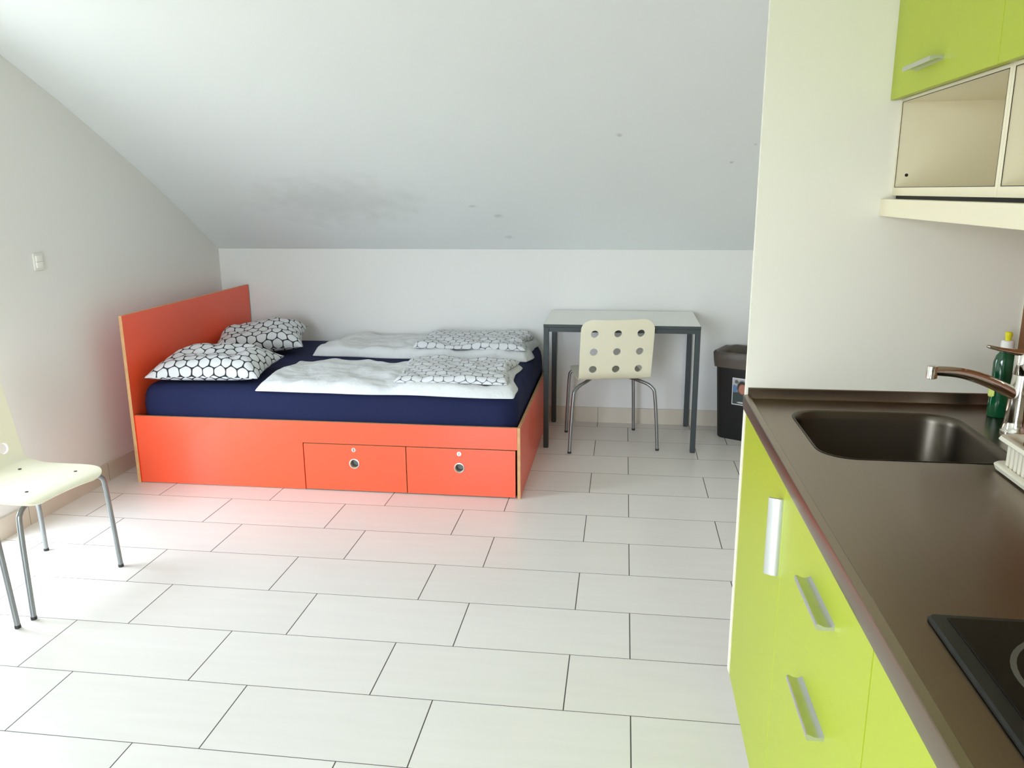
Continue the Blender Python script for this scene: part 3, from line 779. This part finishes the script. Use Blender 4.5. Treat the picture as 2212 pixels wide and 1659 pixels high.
# hob
t = thing('ceramic_hob', 'black glass hob with a grey ring set in the steel worktop', 'hob', (0, 0, 0))
hx0, hx1, hy0, hy1 = 0.360, 0.880, -4.660, -4.067
bm = bmesh.new()
loft(bm, [L3(rrect(hx0, hx1, hy0, hy1, 0.008, 4), ZT+0.0012), L3(rrect(hx0, hx1, hy0, hy1, 0.008, 4), ZT+0.0045), L3(rrect(hx0+0.003, hx1-0.003, hy0+0.003, hy1-0.003, 0.007, 4), ZT+0.0075), L3(rrect(hx0+0.022, hx1-0.022, hy0+0.012, hy1-0.012, 0.004, 4), ZT+0.0078)], True, True)
obj('hob_frame', bm, M['hobframe'], t)
obj('glass_plate', boxbm(hx0+0.022, hx1-0.022, hy0+0.013, hy1-0.013, ZT+0.0075, ZT+0.0095, bev=0.0005, seg=1), M['hobglass'], t)
def ringbm(x, y, r0, r1, z0, z1, n=48):
    bm = bmesh.new(); R4 = [[bm.verts.new((x+r*math.cos(2*PI*j/n), y+r*math.sin(2*PI*j/n), z)) for j in range(n)] for r, z in ((r0, z0), (r0, z1), (r1, z1), (r1, z0))]
    for a, b in zip(R4, R4[1:]+R4[:1]):
        for j in range(n): bm.faces.new((a[j], a[(j+1) % n], b[(j+1) % n], b[j]))
    return bm
for x, y, r in ((0.520, -4.222, 0.112), (0.745, -4.215, 0.075), (0.505, -4.49, 0.075), (0.74, -4.49, 0.098)):
    z = obj('cooking_zone', ringbm(x, y, r-0.007, r, ZT+0.0094, ZT+0.0098), M['ring'], t)
    bm = bmesh.new(); lathe(bm, [(0.0005, ZT+0.0094), (r*0.42, ZT+0.0094), (r*0.42, ZT+0.0097), (0.0005, ZT+0.0097)], x, y)
    obj('zone_centre', bm, M['ring'], z)

# faucet
fx, fy_ = 0.873, -3.150
t = thing('kitchen_tap', 'chrome lever tap with a long curved spout behind the sink', 'tap', (fx, fy_, ZT+0.0005))
bm = bmesh.new()
lathe(bm, [(0.034, 0.0), (0.034, 0.004), (0.031, 0.008), (0.0285, 0.03), (0.0265, 0.08), (0.0245, 0.125), (0.0235, 0.140)], n=32)
obj('tap_body', bm, M['chrome'], t)
bm = bmesh.new(); lathe(bm, [(0.0225, 0.139), (0.0245, 0.142), (0.0245, 0.187), (0.022, 0.193), (0.012, 0.197), (0.001, 0.198)], n=32)
cp = obj('tap_cartridge', bm, M['chrome'], t)
bm = bmesh.new(); tube(bm, [(-0.010, -0.001, 0.090), (-0.055, -0.004, 0.113), (-0.105, -0.006, 0.133), (-0.150, -0.009, 0.144), (-0.190, -0.011, 0.147), (-0.207, -0.012, 0.147)], lambda q: 0.0155-0.0045*q, 18)
sp = obj('spout', bm, M['chrome'], t, sharp=60)
bm = bmesh.new(); lathe(bm, [(0.010, 0.1285), (0.0125, 0.130), (0.0130, 0.150), (0.0125, 0.158), (0.008, 0.160)], -0.207, -0.012, 24)
obj('aerator', bm, M['chrome'], sp)
bm = bmesh.new()
pts = [(0.004, -0.001, 0.190, 0.016, 0.010), (-0.03, -0.003, 0.193, 0.014, 0.007), (-0.06, -0.005, 0.199, 0.012, 0.0055), (-0.088, -0.007, 0.206, 0.010, 0.0045), (-0.094, -0.0075, 0.2075, 0.006, 0.003)]
loft(bm, [[(x, y+wd*math.cos(2*PI*j/16), z+ht*math.sin(2*PI*j/16)) for j in range(16)] for x, y, z, wd, ht in pts])
obj('lever', bm, M['chrome'], cp, sharp=60)

# washing-up liquid
t = thing('soap_bottle', 'green washing-up liquid bottle with yellow spout behind the tap', 'bottle', (0.893, -3.005, ZT+0.0005))
bm = bmesh.new()
lathe(bm, [(0.024, 0.0), (0.027, 0.004), (0.027, 0.045), (0.024, 0.075), (0.0265, 0.11), (0.0265, 0.140), (0.022, 0.156), (0.013, 0.168), (0.011, 0.175)], n=32, sx=1.0, sy=0.75)
obj('bottle_body', bm, M['green'], t, sharp=50)
bm = bmesh.new(); lathe(bm, [(0.0135, 0.172), (0.0150, 0.174), (0.0145, 0.192), (0.012, 0.195), (0.004, 0.195)], n=28)
cp = obj('collar_cap', bm, M['whitecap'], t)
bm = bmesh.new(); lathe(bm, [(0.0065, 0.194), (0.0070, 0.203), (0.0085, 0.206), (0.0085, 0.213), (0.006, 0.216)], n=24)
obj('spout_cap', bm, M['yellowcap'], cp)
bm = bmesh.new()
a0, a1 = math.radians(172), math.radians(222); n = 8; rws = []
for z in (0.052, 0.056, 0.078, 0.092, 0.096):
    k_ = 0.6 if z in (0.052, 0.096) else 1.0
    row = []
    for i in range(n+1):
        a = (a0+a1)/2+(a1-a0)/2*(2*i/n-1)*k_
        row.append(bm.verts.new((0.0282*math.cos(a), 0.0215*math.sin(a), z)))
    rws.append(row)
for a, b in zip(rws, rws[1:]):
    for i in range(n): bm.faces.new((a[i], a[i+1], b[i+1], b[i]))
o = obj('bottle_label', bm, M['limelabel'], t, normals=False); o['label'] = 'pale yellow-green label'
m = o.modifiers.new('thick', 'SOLIDIFY'); m.thickness = 0.0015; m.offset = 1

# dish rack
rx0, rx1, ry0, ry1 = 0.706, 0.945, -3.86, -3.414
t = thing('dish_rack', 'white plastic dish rack with slatted sides at the right edge', 'dish rack', (0, 0, 0))
bm = bmesh.new()
loft(bm, [L3(rrect(rx0+0.012, rx1-0.012, ry0+0.012, ry1-0.012, 0.03, 6), ZT+0.0006), L3(rrect(rx0+0.003, rx1-0.003, ry0+0.003, ry1-0.003, 0.022, 6), ZT+0.004), L3(rrect(rx0, rx1, ry0, ry1, 0.022, 6), ZT+0.013), L3(rrect(rx0+0.003, rx1-0.003, ry0+0.003, ry1-0.003, 0.021, 6), ZT+0.016), L3(rrect(rx0+0.014, rx1-0.014, ry0+0.014, ry1-0.014, 0.03, 6), ZT+0.016), L3(rrect(rx0+0.018, rx1-0.018, ry0+0.018, ry1-0.018, 0.03, 6), ZT+0.007)], True, True)
obj('drip_tray', bm, M['rack'], t, sharp=50)
bm = bmesh.new(); e = 0.012; zr = ZT+0.075
rim = [(0.006, 0.0, zr-0.013), (0.0, 0.0, zr-0.008), (0.003, 0.0, zr-0.001), (0.012, 0, zr), (0.020, 0, zr-0.003), (0.021, 0, zr-0.013)]
ls = [L3(rrect(rx0+0.002+a, rx1-0.002-a, ry0+0.002+a, ry1-0.002-a, 0.022, 6), z) for a, _, z in rim]
R_ = loft(bm, ls+[ls[0]], False, False)
bmesh.ops.remove_doubles(bm, verts=bm.verts, dist=1e-6)
obj('rack_rim', bm, M['rack'], t, sharp=50)
def slat(x, y, sx, sy):
    return obj('slat', boxbm(x-sx, x+sx, y-sy, y+sy, ZT+0.006, zr-0.008, bev=0.0008, seg=1), M['rack'], t)
k = 0
y = ry1-0.034
while y > ry0+0.03: slat(rx0+0.019, y, 0.0022, 0.0046); slat(rx1-0.019, y, 0.0022, 0.0046); y -= 0.0165
x = rx0+0.045
while x < rx1-0.03: slat(x, ry1-0.019, 0.0046, 0.0022); slat(x, ry0+0.019, 0.0046, 0.0022); x += 0.0165

# backsplash on the right wall
struct(obj('trim_1', boxbm(XR-0.0018, XR-0.0001, -4.70, YK-0.007, 0.955, 1.445), M['backsplash']))

# wall cabinets
XU = 0.594; XI = 0.621
lab = ['lime green wall cabinet next to the partition, open shelf below its door', 'lime green wall cabinet at the right edge of the picture', 'lime green wall cabinet above the hob']
for n, (ya, yb) in enumerate(units):
    t = thing('wall_cabinet', lab[n], 'wall cabinet', (0, 0, 0), 0, 'lime wall cabinets')
    ya2, yb2 = ya-(0.0012 if n == 0 else 0.0005), yb+0.0005
    bm = bmesh.new(); w_ = 0.0112
    ZB, ZM, ZTOP = 1.497, 1.723, 2.30
    box(bm, XI, XR-0.001, ya2-w_, ya2, ZB, ZTOP); box(bm, XI, XR-0.001, yb2, yb2+w_, ZB, ZTOP)
    box(bm, XI, XR-0.001, yb2+w_, ya2-w_, ZB, ZB+0.0195); box(bm, XI, XR-0.001, yb2+w_, ya2-w_, ZM, ZM+0.0075); box(bm, XI, XR-0.001, yb2+w_, ya2-w_, ZTOP-0.018, ZTOP)
    box(bm, XR-0.010, XR-0.001, yb2+w_, ya2-w_, ZB+0.0195, ZM)
    c_ = obj('carcass', bm, M['carcass'], t)
    # thin dark joint lines round the open compartment
    bm = bmesh.new(); g = 0.0014
    for z in (ZB+0.0195, ZM-g): box(bm, XI-0.0004, XI+0.0006, yb2+w_, ya2-w_, z, z+g)
    for y in (ya2-w_-g, yb2+w_): box(bm, XI-0.0004, XI+0.0006, y, y+g, ZB+0.0195, ZM)
    obj('edge_seam', bm, M['screw'], c_)
    if n == 0:
        bm = bmesh.new(); tube(bm, [(0.647, ya2-w_+0.001, 1.547), (0.647, ya2-w_-0.0006, 1.547)], 0.0042, 12); obj('shelf_pin_hole', bm, M['blackgap'], c_)
    d = obj('door', boxbm(XU, XU+0.018, yb+0.0012, ya-0.0015, 1.728, ZTOP, bev=0.001, seg=1), M['lime'], t)
    handle('handle', d, (XU, ya-0.165, 1.779), 0.170, 'y', flip=-1)
t = thing('light_pelmet', 'cream pelmet board running below the wall cabinets', 'pelmet', (0, 0, 0))
obj('pelmet_board', boxbm(0.594, XR-0.002, -4.692, YK-0.0012, 1.446, 1.4885, bev=0.001, seg=1), M['carcass'], t)
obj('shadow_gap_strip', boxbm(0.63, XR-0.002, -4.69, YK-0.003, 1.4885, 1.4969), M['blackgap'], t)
